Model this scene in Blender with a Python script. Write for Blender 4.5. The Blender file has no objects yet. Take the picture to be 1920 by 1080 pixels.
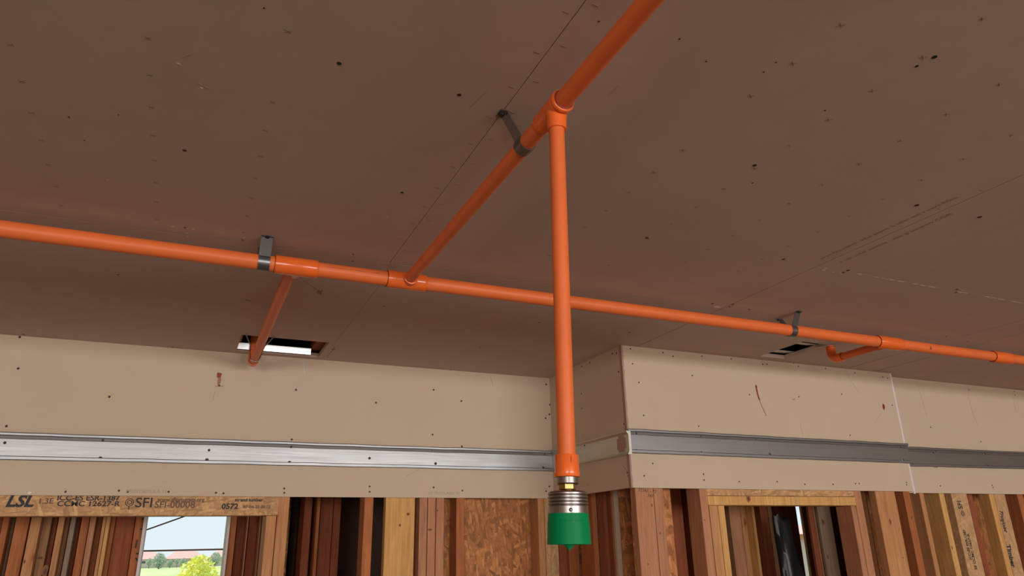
import bpy, bmesh, math, random
from mathutils import Vector, Matrix
random.seed(7)
SC = bpy.context.scene
COL = SC.collection
pi = math.pi

# ---------------------------------------------------------------- camera
F = 1332.6                                    # focal length in pixels of a 1920 wide frame
yaw, pit, rol = math.radians(24.519), math.radians(19.888), math.radians(-1.265)
CAM = Vector((0, 0, 1.96))
H = 0.785                                     # ceiling height above the lens (m)
ZC = CAM.z + H
_f = Vector((math.sin(yaw)*math.cos(pit), math.cos(yaw)*math.cos(pit), math.sin(pit)))
_r0 = Vector((math.cos(yaw), -math.sin(yaw), 0)); _u0 = _r0.cross(_f)
_r = _r0*math.cos(rol) + _u0*math.sin(rol); _u = -_r0*math.sin(rol) + _u0*math.cos(rol)
cd = bpy.data.cameras.new('camera'); cam = bpy.data.objects.new('camera', cd); COL.objects.link(cam)
m = Matrix.Identity(4)
for i in range(3):
    m[i][0], m[i][1], m[i][2], m[i][3] = _r[i], _u[i], -_f[i], CAM[i]
cam.matrix_world = m
cd.sensor_width = 36; cd.lens = F/1920*36; cd.clip_start = .02; cd.clip_end = 2000
SC.camera = cam
def ray(x, y): return _f + _r*((x-960)/F) - _u*((y-540)/F)
def at_y(x, y, Y): d = ray(x, y); return CAM + d*(Y/d.y)
def at_x(x, y, X): d = ray(x, y); return CAM + d*(X/d.x)
def at_c(x, y, dz=0): d = ray(x, y); return CAM + d*((H+dz)/d.z)     # on the ceiling plane

# ---------------------------------------------------------------- world, lights, exposure
SC.view_settings.view_transform = 'Standard'; SC.view_settings.look = 'None'
SC.view_settings.gamma = 1; SC.view_settings.exposure = 0; SC.view_settings.use_curve_mapping = False
W = bpy.data.worlds.new('sky'); SC.world = W; W.use_nodes = True
nt = W.node_tree; bg = nt.nodes['Background']
tc = nt.nodes.new('ShaderNodeTexCoord'); sp = nt.nodes.new('ShaderNodeSeparateXYZ'); cr = nt.nodes.new('ShaderNodeValToRGB')
nt.links.new(tc.outputs['Generated'], sp.inputs[0]); nt.links.new(sp.outputs['Z'], cr.inputs[0]); nt.links.new(cr.outputs[0], bg.inputs[0])
cr.color_ramp.elements[0].position = 0.0; cr.color_ramp.elements[0].color = (.83, .95, 1, 1)
cr.color_ramp.elements[1].position = .5; cr.color_ramp.elements[1].color = (.55, .76, 1, 1)
bg.inputs[1].default_value = .95
def light(kind, name, loc, to, energy, color, **k):
    l = bpy.data.lights.new(name, kind); o = bpy.data.objects.new(name, l); COL.objects.link(o)
    o.location = loc; o.rotation_euler = (Vector(to)-Vector(loc)).to_track_quat('-Z', 'Y').to_euler()
    l.energy = energy; l.color = color
    for a, v in k.items(): setattr(l, a, v)
    return o
# daylight through the openings of the unseen wall behind the photographer
light('AREA', 'daylight_opening_right', (3.0, -6.88, 1.95), (3.0, 0, 1.95), 335, (1, .975, .95), shape='RECTANGLE', size=5.4, size_y=1.15)
light('AREA', 'daylight_opening_left', (-3.4, -6.88, 1.95), (-3.4, 0, 1.95), 208, (1, .975, .95), shape='RECTANGLE', size=3.0, size_y=1.15)
light('SUN', 'sun', (0, 0, 30), (.40, -.50, 29.2), 5.0, (1, .95, .86), angle=.01)


# ---------------------------------------------------------------- materials
def mat(name, base=(.5, .5, .5), rough=.6, metal=0, spec=.5):
    M = bpy.data.materials.new(name); M.use_nodes = True
    b = M.node_tree.nodes['Principled BSDF']
    b.inputs['Base Color'].default_value = (*base, 1); b.inputs['Roughness'].default_value = rough
    b.inputs['Metallic'].default_value = metal; b.inputs['Specular IOR Level'].default_value = spec
    return M
class N:
    def __init__(s, M): s.t = M.node_tree; s.b = s.t.nodes['Principled BSDF']
    def n(s, typ, **k):
        o = s.t.nodes.new('ShaderNode'+typ)
        for a, v in k.items(): setattr(o, a, v)
        return o
    def l(s, a, b): s.t.links.new(a, b)
    def coords(s, scale=(1, 1, 1), rot=(0, 0, 0), rand=False):
        c = s.n('TexCoord'); mp = s.n('Mapping'); mp.inputs['Scale'].default_value = scale; mp.inputs['Rotation'].default_value = rot
        if rand:
            oi = s.n('ObjectInfo'); mu = s.n('VectorMath', operation='SCALE'); cx = s.n('CombineXYZ')
            for i in range(3): s.l(oi.outputs['Random'], cx.inputs[i])
            s.l(cx.outputs[0], mu.inputs[0]); mu.inputs['Scale'].default_value = 37.0
            ad = s.n('VectorMath', operation='ADD'); s.l(c.outputs['Object'], ad.inputs[0]); s.l(mu.outputs[0], ad.inputs[1])
            s.l(ad.outputs[0], mp.inputs[0])
        else: s.l(c.outputs['Object'], mp.inputs[0])
        return mp.outputs[0]
    def noise(s, vec, scale, detail=4, rough=.5, dist=0):
        o = s.n('TexNoise'); s.l(vec, o.inputs['Vector']); o.inputs['Scale'].default_value = scale
        o.inputs['Detail'].default_value = detail; o.inputs['Roughness'].default_value = rough; o.inputs['Distortion'].default_value = dist
        return o.outputs['Fac']
    def ramp(s, fac, stops):
        o = s.n('ValToRGB'); s.l(fac, o.inputs[0]); e = o.color_ramp.elements
        e[0].position, e[0].color = stops[0][0], (*stops[0][1], 1); e[1].position, e[1].color = stops[-1][0], (*stops[-1][1], 1)
        for p, c in stops[1:-1]: q = e.new(p); q.color = (*c, 1)
        return o.outputs[0]
    def mix(s, fac, a, b, mode='MIX'):
        o = s.n('Mix', data_type='RGBA', blend_type=mode)
        if isinstance(fac, (int, float)): o.inputs[0].default_value = fac
        else: s.l(fac, o.inputs[0])
        for i, v in ((6, a), (7, b)):
            if isinstance(v, tuple): o.inputs[i].default_value = (*v, 1)
            else: s.l(v, o.inputs[i])
        return o.outputs[2]
    def bump(s, fac, strength=.2, dist=.002):
        o = s.n('Bump'); s.l(fac, o.inputs['Height']); o.inputs['Strength'].default_value = strength; o.inputs['Distance'].default_value = dist
        s.l(o.outputs[0], s.b.inputs['Normal'])
def mul(c, k): return tuple(min(1, v*k) for v in c)
def gypsum(name, c):
    M = mat(name, c, .85, 0, .25); q = N(M); v = q.coords()
    a = q.noise(v, 1.7, 5, .6); col = q.ramp(a, [(.3, mul(c, .93)), (.7, mul(c, 1.05))])
    f = q.noise(q.coords((3, 3, 60)), 6, 3, .6); col = q.mix(.25, col, q.ramp(f, [(.3, mul(c, .9)), (.7, mul(c, 1.06))]))
    q.l(col, q.b.inputs['Base Color']); q.bump(q.noise(v, 260, 3, .6), .12, .0006)
    return M
def wood(name, c, knots=True, dark=.62):
    M = mat(name, c, .75, 0, .25); q = N(M)
    v = q.coords((1, 1, .06), rand=True)
    g = q.noise(v, 22, 6, .65, .6); g2 = q.noise(v, 130, 3, .6)
    col = q.ramp(g, [(.32, mul(c, dark)), (.5, c), (.68, mul(c, 1.2))])
    col = q.mix(.45, col, q.ramp(g2, [(.36, mul(c, .6)), (.64, mul(c, 1.2))]))
    big = q.noise(q.coords((1, 1, .5), rand=True), 4, 2)
    col = q.mix(q.ramp(big, [(.35, (0, 0, 0)), (.75, (.35, .35, .35))]), col, mul((c[0], c[1]*.72, c[2]*.55), .8))
    if knots:
        vo = q.n('TexVoronoi'); q.l(q.coords((1, 1, .45), rand=True), vo.inputs['Vector']); vo.inputs['Scale'].default_value = 6.5
        col = q.mix(q.ramp(vo.outputs['Distance'], [(.035, (1, 1, 1)), (.075, (.0, .0, .0))]), col, mul((c[0]*.5, c[1]*.33, c[2]*.25), .6))
        col = q.mix(q.ramp(vo.outputs['Distance'], [(.04, (.4, .4, .4)), (.2, (.0, .0, .0))]), col, mul((c[0]*.8, c[1]*.5, c[2]*.35), .9))
    q.l(col, q.b.inputs['Base Color']); q.bump(g2, .2, .001)
    return M
def osb(name, c, sc=1.0, along='Z', flat=0, st=.17):
    M = mat(name, c, .7, 0, .35); q = N(M); col = None
    for i, (rot, s) in enumerate((((.0, .15, .0), 1.0), ((.0, -.32, .2), 1.3), ((.1, .62, .3), .75), ((.1, -.95, 0), 1.1), ((.0, 1.25, .1), .9), ((.1, -.08, .1), 1.6))):
        ss = (1, 1, st) if along == 'Z' else (st, 1, 1)
        v = q.coords(tuple(1/t for t in ss), rot, rand=True); v.node.vector_type = 'TEXTURE'
        w = q.n('VectorMath', operation='ADD'); q.l(v, w.inputs[0])
        no = q.n('TexNoise'); q.l(v, no.inputs['Vector']); no.inputs['Scale'].default_value = 9; 
        sc2 = q.n('VectorMath', operation='SCALE'); q.l(no.outputs['Color'], sc2.inputs[0]); sc2.inputs['Scale'].default_value = .03
        q.l(sc2.outputs[0], w.inputs[1])
        vo = q.n('TexVoronoi'); q.l(w.outputs[0], vo.inputs['Vector']); vo.inputs['Scale'].default_value = 66*s*sc
        sx = q.n('SeparateColor'); q.l(vo.outputs['Color'], sx.inputs[0])
        cc = q.ramp(sx.outputs[0], [(.0, mul(c, .3)), (.3, mul(c, .72)), (.65, mul(c, 1.12)), (1, mul((c[0], c[1]*1.2, c[2]*1.3), 1.45))])
        cc = q.mix(q.ramp(vo.outputs['Distance'], [(.35, (0, 0, 0)), (.75, (.55, .55, .55))]), cc, mul(c, .4))
        if col is None: col = cc
        else:
            th = q.ramp(sx.outputs[1], [(.58, (0, 0, 0)), (.62, (1, 1, 1))]); col = q.mix(th, col, cc)
    fine = q.noise(q.coords((1, 1, .15), (0, .3, 0), rand=True), 160, 4, .7)
    col = q.mix(.3, col, q.ramp(fine, [(.3, mul(c, .6)), (.7, mul(c, 1.3))]))
    spots = q.noise(q.coords((1, 1, .4), rand=True), 55, 4, .7, .8); col = q.mix(q.ramp(spots, [(.60, (0, 0, 0)), (.72, (.75, .75, .75))]), col, mul(c, .28))
    if flat: col = q.mix(flat, col, c)
    q.l(col, q.b.inputs['Base Color']); q.bump(fine, .3, .001)
    return M
def galv(name, c, rough, amp=.25):
    M = mat(name, c, rough, 1); q = N(M)
    v = q.coords((.6, 1, 20)); a = q.noise(v, 3, 3)
    q.l(q.ramp(a, [(.3, mul(c, .93)), (.7, mul(c, 1.04))]), q.b.inputs['Base Color'])
    b = q.noise(q.coords(), 3.5, 2, .4); q.bump(b, amp, .02)
    q.l(q.ramp(q.noise(v, 8, 3), [(.3, (rough*.93,)*3), (.7, (rough*1.07,)*3)]), q.b.inputs['Roughness'])
    return M
ORANGE = (.79, .163, .040)
M = {}
M['gyp'] = gypsum('gypsum_paper', (.60, .47, .345))
M['gypc'] = gypsum('gypsum_ceiling_paper', (.56, .43, .36))
M['gypedge'] = mat('gypsum_edge', (.40, .24, .18), .9)
M['gypcore'] = mat('gypsum_core', (.62, .53, .49), .95)
M['bead'] = mat('white_joint_bead', (.72, .64, .63), .8)
def plastic(name, c, rough):
    X = mat(name, c, rough, 0, .5); q = N(X); a = q.noise(q.coords((1, 1, 1), rand=True), 14, 4, .6)
    q.l(q.ramp(a, [(.3, mul(c, .94)), (.7, mul(c, 1.04))]), q.b.inputs['Base Color'])
    q.bump(q.noise(q.coords(), 400, 2), .04, .0004); return X
M['pipe'] = plastic('orange_pipe_plastic', ORANGE, .45); M['pipe'].node_tree.nodes['Principled BSDF'].inputs['Specular IOR Level'].default_value = .35
M['fit'] = plastic('orange_fitting_plastic', (.86, .150, .026), .22)
M['seam'] = mat('dark_red_joint', (.25, .03, .01), .5)  # dark red of the rings at fitting ends and the mould mark
M['green'] = plastic('green_plastic', (.0, .215, .068), .45)
M['green'].node_tree.nodes['Principled BSDF'].inputs['Specular IOR Level'].default_value = .12
M['greend'] = mat('green_emboss', (.0, .20, .055), .4)
M['chrome'] = mat('plated_steel', (.34, .31, .295), .34, 1)
M['chromed'] = mat('dull_plated_steel', (.42, .37, .34), .38, 1)
M['brass'] = mat('brass', (.42, .28, .10), .3, 1)
M['galv'] = galv('galvanized_track', (.335, .34, .345), .46, .08)
M['galvd'] = galv('galvanized_track_darker', (.29, .29, .295), .5, .06)
M['galvp'] = galv('galvanized_track_pale', (.60, .60, .52), .5, .1)
M['steel'] = mat('strap_steel', (.19, .195, .20), .34, .85)
M['black'] = mat('black_screw', (.012, .01, .01), .5)
M['blackp'] = mat('black_plastic', (.02, .02, .022), .33)
M['ink'] = mat('black_ink', (.03, .026, .03), .7)
M['inkw'] = mat('faded_ink', (.16, .09, .06), .8)
M['pencil'] = mat('faint_grey_print', (.29, .20, .16), .9)
M['faint'] = mat('very_faint_print', (.40, .31, .24), .9)
M['red'] = mat('red_primer_drip', (.26, .02, .02), .5)
M['redl'] = mat('thin_red_primer_smear', (.36, .16, .11), .7)
M['chip'] = mat('chipped_gypsum', (.80, .70, .64), .9)
M['whitep'] = mat('white_painted_metal', (.86, .84, .8), .5)
M['joistw'] = mat('white_metal', (.85, .86, .86), .3, .6)
M['tan'] = wood('fir_tan', (.56, .275, .12))
M['yellow'] = wood('pine_yellow', (.68, .385, .135), dark=.8)
M['pink'] = wood('fir_pinkish', (.50, .235, .125))
M['orange'] = wood('fir_orange_brown', (.44, .15, .055))
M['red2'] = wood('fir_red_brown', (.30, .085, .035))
M['brown'] = wood('fir_brown', (.32, .16, .075))
M['grey'] = wood('weathered_grey_wood', (.30, .22, .155), False)
M['lsl'] = osb('strand_lumber', (.58, .335, .16), 1.3, 'Z', .55)
M['lslh'] = osb('strand_lumber_lengthwise', (.60, .33, .145), 1.2, 'X', .3)
M['osb'] = osb('strand_board', (.50, .19, .06), .95)
M['floor'] = osb('floor_strand_board', (.30, .235, .18), .7)
M['dark'] = mat('shade_dark_sheathing', (.10, .055, .035), .9)  # near-black base: shade of the unlit interior put into the colour
M['grass'] = mat('lawn_grass', (.34, .44, .16), .95)
M['dry'] = mat('dry_ground', (.66, .55, .44), .95)
M['leafy'] = mat('yellow_green_leaves', (.86, .84, .16), .8)
M['leafg'] = mat('grey_green_leaves', (.50, .58, .44), .85)  # both leaf colours raised to carry outdoor haze and backlight
M['stucco'] = mat('cream_stucco', (.62, .50, .40), .9)
M['roof'] = mat('red_roof_tile', (.70, .42, .35), .85)
M['bark'] = mat('bark', (.15, .09, .06), .9)
M['knot'] = mat('wood_knot', (.27, .10, .035), .7)
M['knotd'] = mat('dark_wood_knot', (.12, .04, .018), .7)
M['glass'] = mat('dark_window_glass', (.08, .1, .12), .1)
q = N(M['grass']); q.l(q.ramp(q.noise(q.coords(), .05, 4), [(.35, (.36, .48, .16)), (.65, (.52, .55, .28))]), q.b.inputs['Base Color'])

# ---------------------------------------------------------------- mesh builder
class MB:
    def __init__(s): s.v = []; s.f = []; s.mi = []
    def add(s, vs, fs, mi=0):
        o = len(s.v); s.v += [Vector(p) for p in vs]
        for q in fs: s.f.append(tuple(i+o for i in q)); s.mi.append(mi)
        return s
    def box(s, x0, x1, y0, y1, z0, z1, mi=0):
        return s.hexa([(x0, y0, z0), (x1, y0, z0), (x1, y1, z0), (x0, y1, z0), (x0, y0, z1), (x1, y0, z1), (x1, y1, z1), (x0, y1, z1)], mi)
    def hexa(s, p, mi=0):
        return s.add(p, [(3, 2, 1, 0), (4, 5, 6, 7), (0, 1, 5, 4), (1, 2, 6, 5), (2, 3, 7, 6), (3, 0, 4, 7)], mi)
    def lathe(s, o, ax, prof, seg=48, mi=0, cap=True):
        o = Vector(o); ax = Vector(ax).normalized(); a = ax.orthogonal().normalized(); b = ax.cross(a)
        vs = []
        for t, r in prof:
            for k in range(seg):
                w = 2*pi*k/seg; vs.append(o + ax*t + (a*math.cos(w)+b*math.sin(w))*max(r, 1e-5))
        fs = []
        for i in range(len(prof)-1):
            for k in range(seg):
                k2 = (k+1) % seg; fs.append((i*seg+k, i*seg+k2, (i+1)*seg+k2, (i+1)*seg+k))
        if cap: fs.append(tuple(range(seg-1, -1, -1))); fs.append(tuple((len(prof)-1)*seg+k for k in range(seg)))
        return s.add(vs, fs, mi)
    def tube(s, pts, r, seg=32, mi=0):
        pts = [Vector(p) for p in pts]; rs = r if isinstance(r, (list, tuple)) else [r]*len(pts); vs = []; fs = []
        t0 = (pts[1]-pts[0]).normalized(); a = t0.orthogonal().normalized()
        for i, p in enumerate(pts):
            t = (pts[min(i+1, len(pts)-1)]-pts[max(i-1, 0)]).normalized()
            a = (a - t*a.dot(t)).normalized(); b = t.cross(a)
            for k in range(seg):
                w = 2*pi*k/seg; vs.append(p+(a*math.cos(w)+b*math.sin(w))*rs[i])
        for i in range(len(pts)-1):
            for k in range(seg):
                k2 = (k+1) % seg; fs.append((i*seg+k, i*seg+k2, (i+1)*seg+k2, (i+1)*seg+k))
        fs.append(tuple(range(seg-1, -1, -1))); fs.append(tuple((len(pts)-1)*seg+k for k in range(seg)))
        return s.add(vs, fs, mi)
    def ribbon(s, prof, e, th, mi=0):
        """a bent strip: prof = points of the centre line, e = extrusion vector, th = thickness"""
        P = [Vector(p) for p in prof]; e = Vector(e); vs = []; n = len(P)
        for i, p in enumerate(P):
            t = (P[min(i+1, n-1)]-P[max(i-1, 0)]).normalized(); nn = t.cross(e).normalized()*th/2
            vs += [p-nn-e/2, p+nn-e/2, p+nn+e/2, p-nn+e/2]
        fs = []
        for i in range(n-1):
            for k in range(4): k2 = (k+1) % 4; fs.append((i*4+k, i*4+k2, (i+1)*4+k2, (i+1)*4+k))
        fs += [(3, 2, 1, 0), tuple((n-1)*4+k for k in range(4))]
        return s.add(vs, fs, mi)
    def build(s, name, mats, parent=None, origin=None, smooth=None, bevel=0):
        if origin is None: origin = Vector((sum(p.x for p in s.v)/len(s.v), sum(p.y for p in s.v)/len(s.v), min(p.z for p in s.v)))
        origin = Vector(origin); me = bpy.data.meshes.new(name)
        me.from_pydata([tuple(p-origin) for p in s.v], [], s.f)
        if not isinstance(mats, (list, tuple)): mats = [mats]
        for k in mats: me.materials.append(M[k])
        for p, i in zip(me.polygons, s.mi): p.material_index = i
        bm = bmesh.new(); bm.from_mesh(me); bmesh.ops.recalc_face_normals(bm, faces=bm.faces)
        if bevel:
            bmesh.ops.bevel(bm, geom=[e for e in bm.edges if e.is_manifold and e.calc_face_angle(0) > .5], offset=bevel, segments=1, affect='EDGES', profile=.5)
        bm.to_mesh(me); bm.free()
        if smooth is not None:
            for p in me.polygons: p.use_smooth = True
            me.set_sharp_from_angle(angle=math.radians(smooth))
        o = bpy.data.objects.new(name, me); COL.objects.link(o)
        w = origin.copy()
        if parent is not None: o.parent = parent; w = origin - world(parent)
        o.location = w
        return o
def world(o):
    v = Vector(o.location)
    while o.parent: o = o.parent; v += Vector(o.location)
    return v
def tag(o, label=None, cat=None, group=None, kind=None):
    if label: o['label'] = label
    if cat: o['category'] = cat
    if group: o['group'] = group
    if kind: o['kind'] = kind
    return o
def empty(name, loc):
    o = bpy.data.objects.new(name, None); COL.objects.link(o); o.location = loc; o.empty_display_size = .05; return o
def text(name, s, org, d, u, size, mk, parent, ext=.0003, shear=0, sx=1, bold=0):
    c = bpy.data.curves.new(name, 'FONT'); c.body = s; c.size = size; c.extrude = ext; c.shear = shear; c.resolution_u = 3; c.offset = bold
    t = bpy.data.objects.new(name, c); COL.objects.link(t)
    dg = bpy.context.evaluated_depsgraph_get(); me = bpy.data.meshes.new_from_object(t.evaluated_get(dg))
    bpy.data.objects.remove(t); me.name = name
    d = Vector(d).normalized(); u = Vector(u).normalized(); n = d.cross(u)
    for v in me.vertices: v.co = d*v.co.x*sx + u*v.co.y + n*v.co.z
    me.materials.clear(); me.materials.append(M[mk])
    o = bpy.data.objects.new(name, me); COL.objects.link(o); o.parent = parent; o.location = Vector(org)-world(parent)
    return o
_screw = {}
def screw(p, n, parent, r=.0042, name='screw'):
    """dark countersunk drywall screw head with a torn paper ring"""
    key = (round(r, 5), tuple(n))
    if key not in _screw:
        b = MB(); b.lathe((0, 0, 0), n, [(-.002, r*.9), (.0003, r*1.0), (.0006, r*.75), (.0002, r*.5), (.0002, .0001)], 14, 0, True)
        o = b.build(name, ['black'], parent, (0, 0, 0)); _screw[key] = o
    else:
        o = _screw[key].copy(); COL.objects.link(o); o.parent = parent
    o.location = Vector(p)-world(parent); return o
def strokes(pairs, n, w, mi, b, th=.0003):
    """thin printed or scratched line segments lying on a surface with normal n"""
    n = Vector(n)
    for p, q2 in pairs:
        p = Vector(p); q2 = Vector(q2); t = (q2-p).normalized(); s = t.cross(n)*w/2
        a = [p-s, q2-s, q2+s, p+s]; b.hexa([v - n*.001 for v in a]+[v+n*th for v in a], mi)
def blob(p, n, u, rx, ry, mi, b, k=14, seed=0):
    rnd = random.Random(seed); n = Vector(n); u = Vector(u).normalized(); v = n.cross(u); vs = [Vector(p)+n*.0007]
    for i in range(k):
        w = 2*pi*i/k; q2 = 1+rnd.uniform(-.22, .22); vs.append(Vector(p)+n*.0003+u*rx*q2*math.cos(w)+v*ry*q2*math.sin(w))
    b.add(vs, [(0, 1+i, 1+(i+1) % k) for i in range(k)], mi)

# ================================================================= room shell
YL, YF, YR = 3.98*H, 3.13*H, 3.205*H         # faces of the back wall, of the bump-out, of the wall right of it
XS, XE = 1.62, 3.229                          # the return of the bump-out and its right end
ZB = CAM.z + .2045                            # bottom edge of the boards
BT = .016
b = MB(); b.box(-5.2, 7.6, -7.0, 6.6, -.05, 0); o = b.build('floor', 'floor'); tag(o, kind='structure')

# ceiling: boards with open joints, two cut-outs
def cells(x0, x1, y0, y1, holes):
    for hx0, hx1, hy0, hy1 in holes:
        if hx0 < x1 and hx1 > x0 and hy0 < y1 and hy1 > y0:
            return [(x0, hx0, y0, y1), (hx1, x1, y0, y1), (hx0, hx1, y0, hy0), (hx0, hx1, hy1, y1)]
    return [(x0, x1, y0, y1)]
g = .0008
s1, s2, s3, s4 = .607*H, 2.163*H, 3.715*H, 3.97*H
hole1 = (.178*H, .603*H, 3.605*H, 3.925*H); hole2 = (2.965*H, 3.155*H, 2.735*H, 3.065*H)
yb, yc = 2.43*H, 1.857*H
gs = .0013
boards = [(-5.2, s1-g, -7, yb-g), (s1+g, s2-.0018, -7, yb-g), (-5.2, .632*H-.0004, yb+g, 5.0), (.632*H+.0004, s2-.0025, yb+g, 5.0),
          (s2+gs, s3-gs, -7, yc-.0006), (s2+gs, s3-gs, yc+.0006, 5.0), (s3+.007, s4-.004, -7, 5.0), (s4+.005, 7.6, -7, 5.0)]
b = MB()
for r in boards:
    for c in cells(*r, [hole1, hole2]):
        b.box(c[0], c[1], c[2], c[3], ZC, ZC+.018, 0)
# printed crosses along the framing lines, edge ticks, chips and torn spots
dn = Vector((0, 0, -1)); cross = []
rnd = random.Random(3)
for X, ys in ((1.132, [.543+.1335*i for i in range(13)]), (1.388, [.548+.1335*i for i in range(13)]), (1.649, [.548+.1335*i for i in range(12)]), (1.905, [.548+.1335*i for i in range(12)]),
              (-.175, [1.13+.1335*i for i in range(10)]), (.085, [1.134+.1335*i for i in range(10)]), (-.437, [1.395+.1335*i for i in range(9)]), (.345, [])):
    for y in ys:
        if rnd.random() < .06: continue
        x = X*H+rnd.uniform(-.001, .001); y = y*H; k = .0055*rnd.uniform(.8, 1.1)
        for sx in (1, -1):
            j = rnd.uniform(-.001, .001); cross.append(((x-k, y-sx*k*.7+j, ZC), (x+k, y+sx*k*.7, ZC)))
strokes(cross, dn, .0013, 1, b)
tick = []
for i in range(15):
    for X, y in ((.586, .73+.1333*i), (.631, .69+.1333*i)):
        tick.append(((X*H-.006, y*H, ZC), (X*H+.006, y*H+.001, ZC)))
for y in (1.05, 1.19, 1.33, 1.47): tick.append(((2.14*H-.006, y*H, ZC), (2.14*H+.006, y*H, ZC)))
strokes(tick, dn, .0017, 1, b)
for i, (x, y, s_) in enumerate(((334, 119, .004), (378, 165, .003), (324, 425, .004), (350, 437, .005), (362, 430, .004), (352, 444, .003), (457, 445, .004), (726, 407, .003), (202, 337, .0025),
                                (1478, 488, .004), (1549, 503, .007), (1562, 510, .005), (1576, 511, .004), (1668, 522, .004), (1805, 544, .005), (1545, 506, .008))):
    blob(at_c(x, y), dn, (1, .3, 0), s_, s_*.7, 2, b, 9, i)
blob(at_c(1344, 575.5), dn, (1, 0, 0), .016, .008, 2, b, 9, 5)
scr = [(at_c(1500, 495)*0+at_c(1560, 505), at_c(1920, 569)), (at_c(880, 202), at_c(915, 168)), (at_c(1140, 180), at_c(1160, 160)), (at_c(340, 108), at_c(358, 101)), (at_c(369, 155), at_c(392, 166))]
strokes(scr[1:], dn, .0011, 3, b)
rr = random.Random(5)                        # ragged white paper along the short joint
for i in range(26):
    t = i/26; p = at_c(1560, 505).lerp(at_c(1920, 569), t); q2 = at_c(1560, 505).lerp(at_c(1920, 569), t+.02+.02*rr.random())
    if rr.random() < .6: strokes([(p, q2)], dn, .0025*rr.random()+.001, 2, b)
blob(at_c(599, 548), dn, (.3, 1, 0), .02, .008, 4, b, 12, 2)
strokes([(at_c(570, 527), at_c(597, 545))], dn, .0015, 4, b)
strokes([(at_c(613, 670), at_c(628, 650))], dn, .003, 1, b)
blob(at_c(625, 655), dn, (1, .3, 0), .009, .012, 1, b, 12, 3)
blob(at_c(466, 563), dn, (1, .3, 0), .011, .007, 1, b, 12, 4)
ceil = b.build('ceiling', ['gypc', 'pencil', 'chip', 'faint', 'redl']); tag(ceil, kind='structure')
for x, y, r in ((636, 119, .0045), (861, 178, .0043), (346, 282, .0045), (754, 361, .0042), (1752, 107, .0048), (1719, 124, .0032), (1415, 310, .005), (1213, 446, .005), (1719, 385, .006), (1837, 407, .006),
                (347, 427, .003), (455, 450, .003), (662, 477, .003), (661, 490, .003), (604, 545, .003), (221, 515, .0035), (1469, 486, .0055), (1590, 507, .006), (1581, 511, .005), (1794, 543, .0055), (1793, 548, .005), (44, 627, .005), (323, 651, .004),
                (1336, 569, .005), (1374, 571, .005), (1368, 575, .005), (1405, 580, .004), (720, 574, .0035), (1011, 605, .0035), (900, 652, .0035), (845, 694, .004), (1180, 623, .0045), (495, 15, .0016), (1123, 40, .0016), (1274, 73, .0018),
                (1324, 115, .0018), (1432, 135, .0018), (1455, 117, .0015), (1547, 207, .002), (129, 219, .002), (158, 263, .0015), (222, 215, .0014), (1411, 343, .0025), (1579, 640, .004), (1774, 631, .004), (1814, 640, .004), (1843, 781, .0)):
    if r: screw(at_c(x, y), dn, ceil, r)
text('printed_text', 'us pending patents - other patents & other uses x more Prints', (2.121*H, 1.80*H, ZC-.0002), (0, -1, 0), (-1, 0, 0), .020, 'pencil', ceil, .0002, sx=.86)
text('printed_text', 'x use under samples - visit greenworx.COM', (2.222*H, 1.80*H, ZC-.0002), (0, -1, 0), (-1, 0, 0), .022, 'pencil', ceil, .0002, sx=.92)

# walls ------------------------------------------------------------------
ny = Vector((0, -1, 0)); nxl = Vector((-1, 0, 0))
def PL(x, y): return at_y(x, y, YL)
def PF(x, y): return at_y(x, y, YF)
def PR(x, y): return at_y(x, y, YR)
def PS(x, y): return at_x(x, y, XS)
b = MB(); b.box(-5.2, XS, YL, YL+BT, ZB, ZC, 0)
blob(PL(411, 704), ny, (0, 0, 1), .013, .010, 1, b, 12, 1); blob(PL(411, 713), ny, (0, 0, 1), .02, .007, 2, b, 12, 2)
strokes([(PL(404, 724), PL(419, 724))], ny, .003, 2, b)
strokes([(PL(919, 703), PL(924, 724)), (PL(762, 893), PL(786, 880)), (PL(403, 735), PL(399, 752))], ny, .0022, 3, b)
strokes([(PL(569, 676), PL(571, 700))], ny, .006, 4, b)
wl = b.build('wall_back', ['gyp', 'red', 'redl', 'faint', 'gypcore']); tag(wl, kind='structure')
for x, y in ((34, 691), (205, 744), (12, 799), (411, 723), (555, 731), (813, 731), (705, 755), (865, 752), (811, 815), (123, 922), (223, 920), (239, 922), (316, 922), (405, 924), (419, 925), (533, 924), (533, 916), (693, 912), (693, 922),
             (813, 914), (867, 920), (1024, 721), (1023, 784), (1031, 759), (1030, 777), (547, 824), (866, 837), (1030, 912), (1024, 921), (37, 632)):
    screw(PL(x, y), ny, wl, .0045 if y < 900 else .004)
blob_b = MB(); blob(PL(55, 924), ny, (1, 0, 0), .005, .005, 0, blob_b); 
o = blob_b.build('paper_chip', 'chip', wl)
text('printed_text', 'PROFORMULA 34', PL(236, 924)+ny*.0004, (1, 0, 0), (0, 0, 1), .017, 'faint', wl, .0002, sx=1.05)
text('printed_text', 'US PROGUARD 34', PL(803, 927)+ny*.0004, (1, 0, 0), (0, 0, 1), .017, 'faint', wl, .0002, sx=1.05)

b = MB(); b.box(XS, XS+BT, YF+BT+.0015, YL, ZB, ZC, 0)
o = b.build('wall_left', 'gyp'); tag(o, kind='structure'); ws = o
for x, y in ((1091, 687), (1106, 680), (1090, 738), (1160, 697), (1170, 795), (1091, 766), (1176, 886), (1178, 892), (1156, 662), (1148, 663), (1036, 910)):
    screw(PS(x, y), nxl, ws, .004)
b = MB(); strokes([(PS(1167, 872), PS(1173, 879)), (PS(1173, 879), PS(1177, 888)), (PS(1102, 905), PS(1101, 911)), (PS(1094, 813), PS(1094, 819))], nxl, .0018, 0, b); b.build('scratch', 'pencil', ws)

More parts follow.
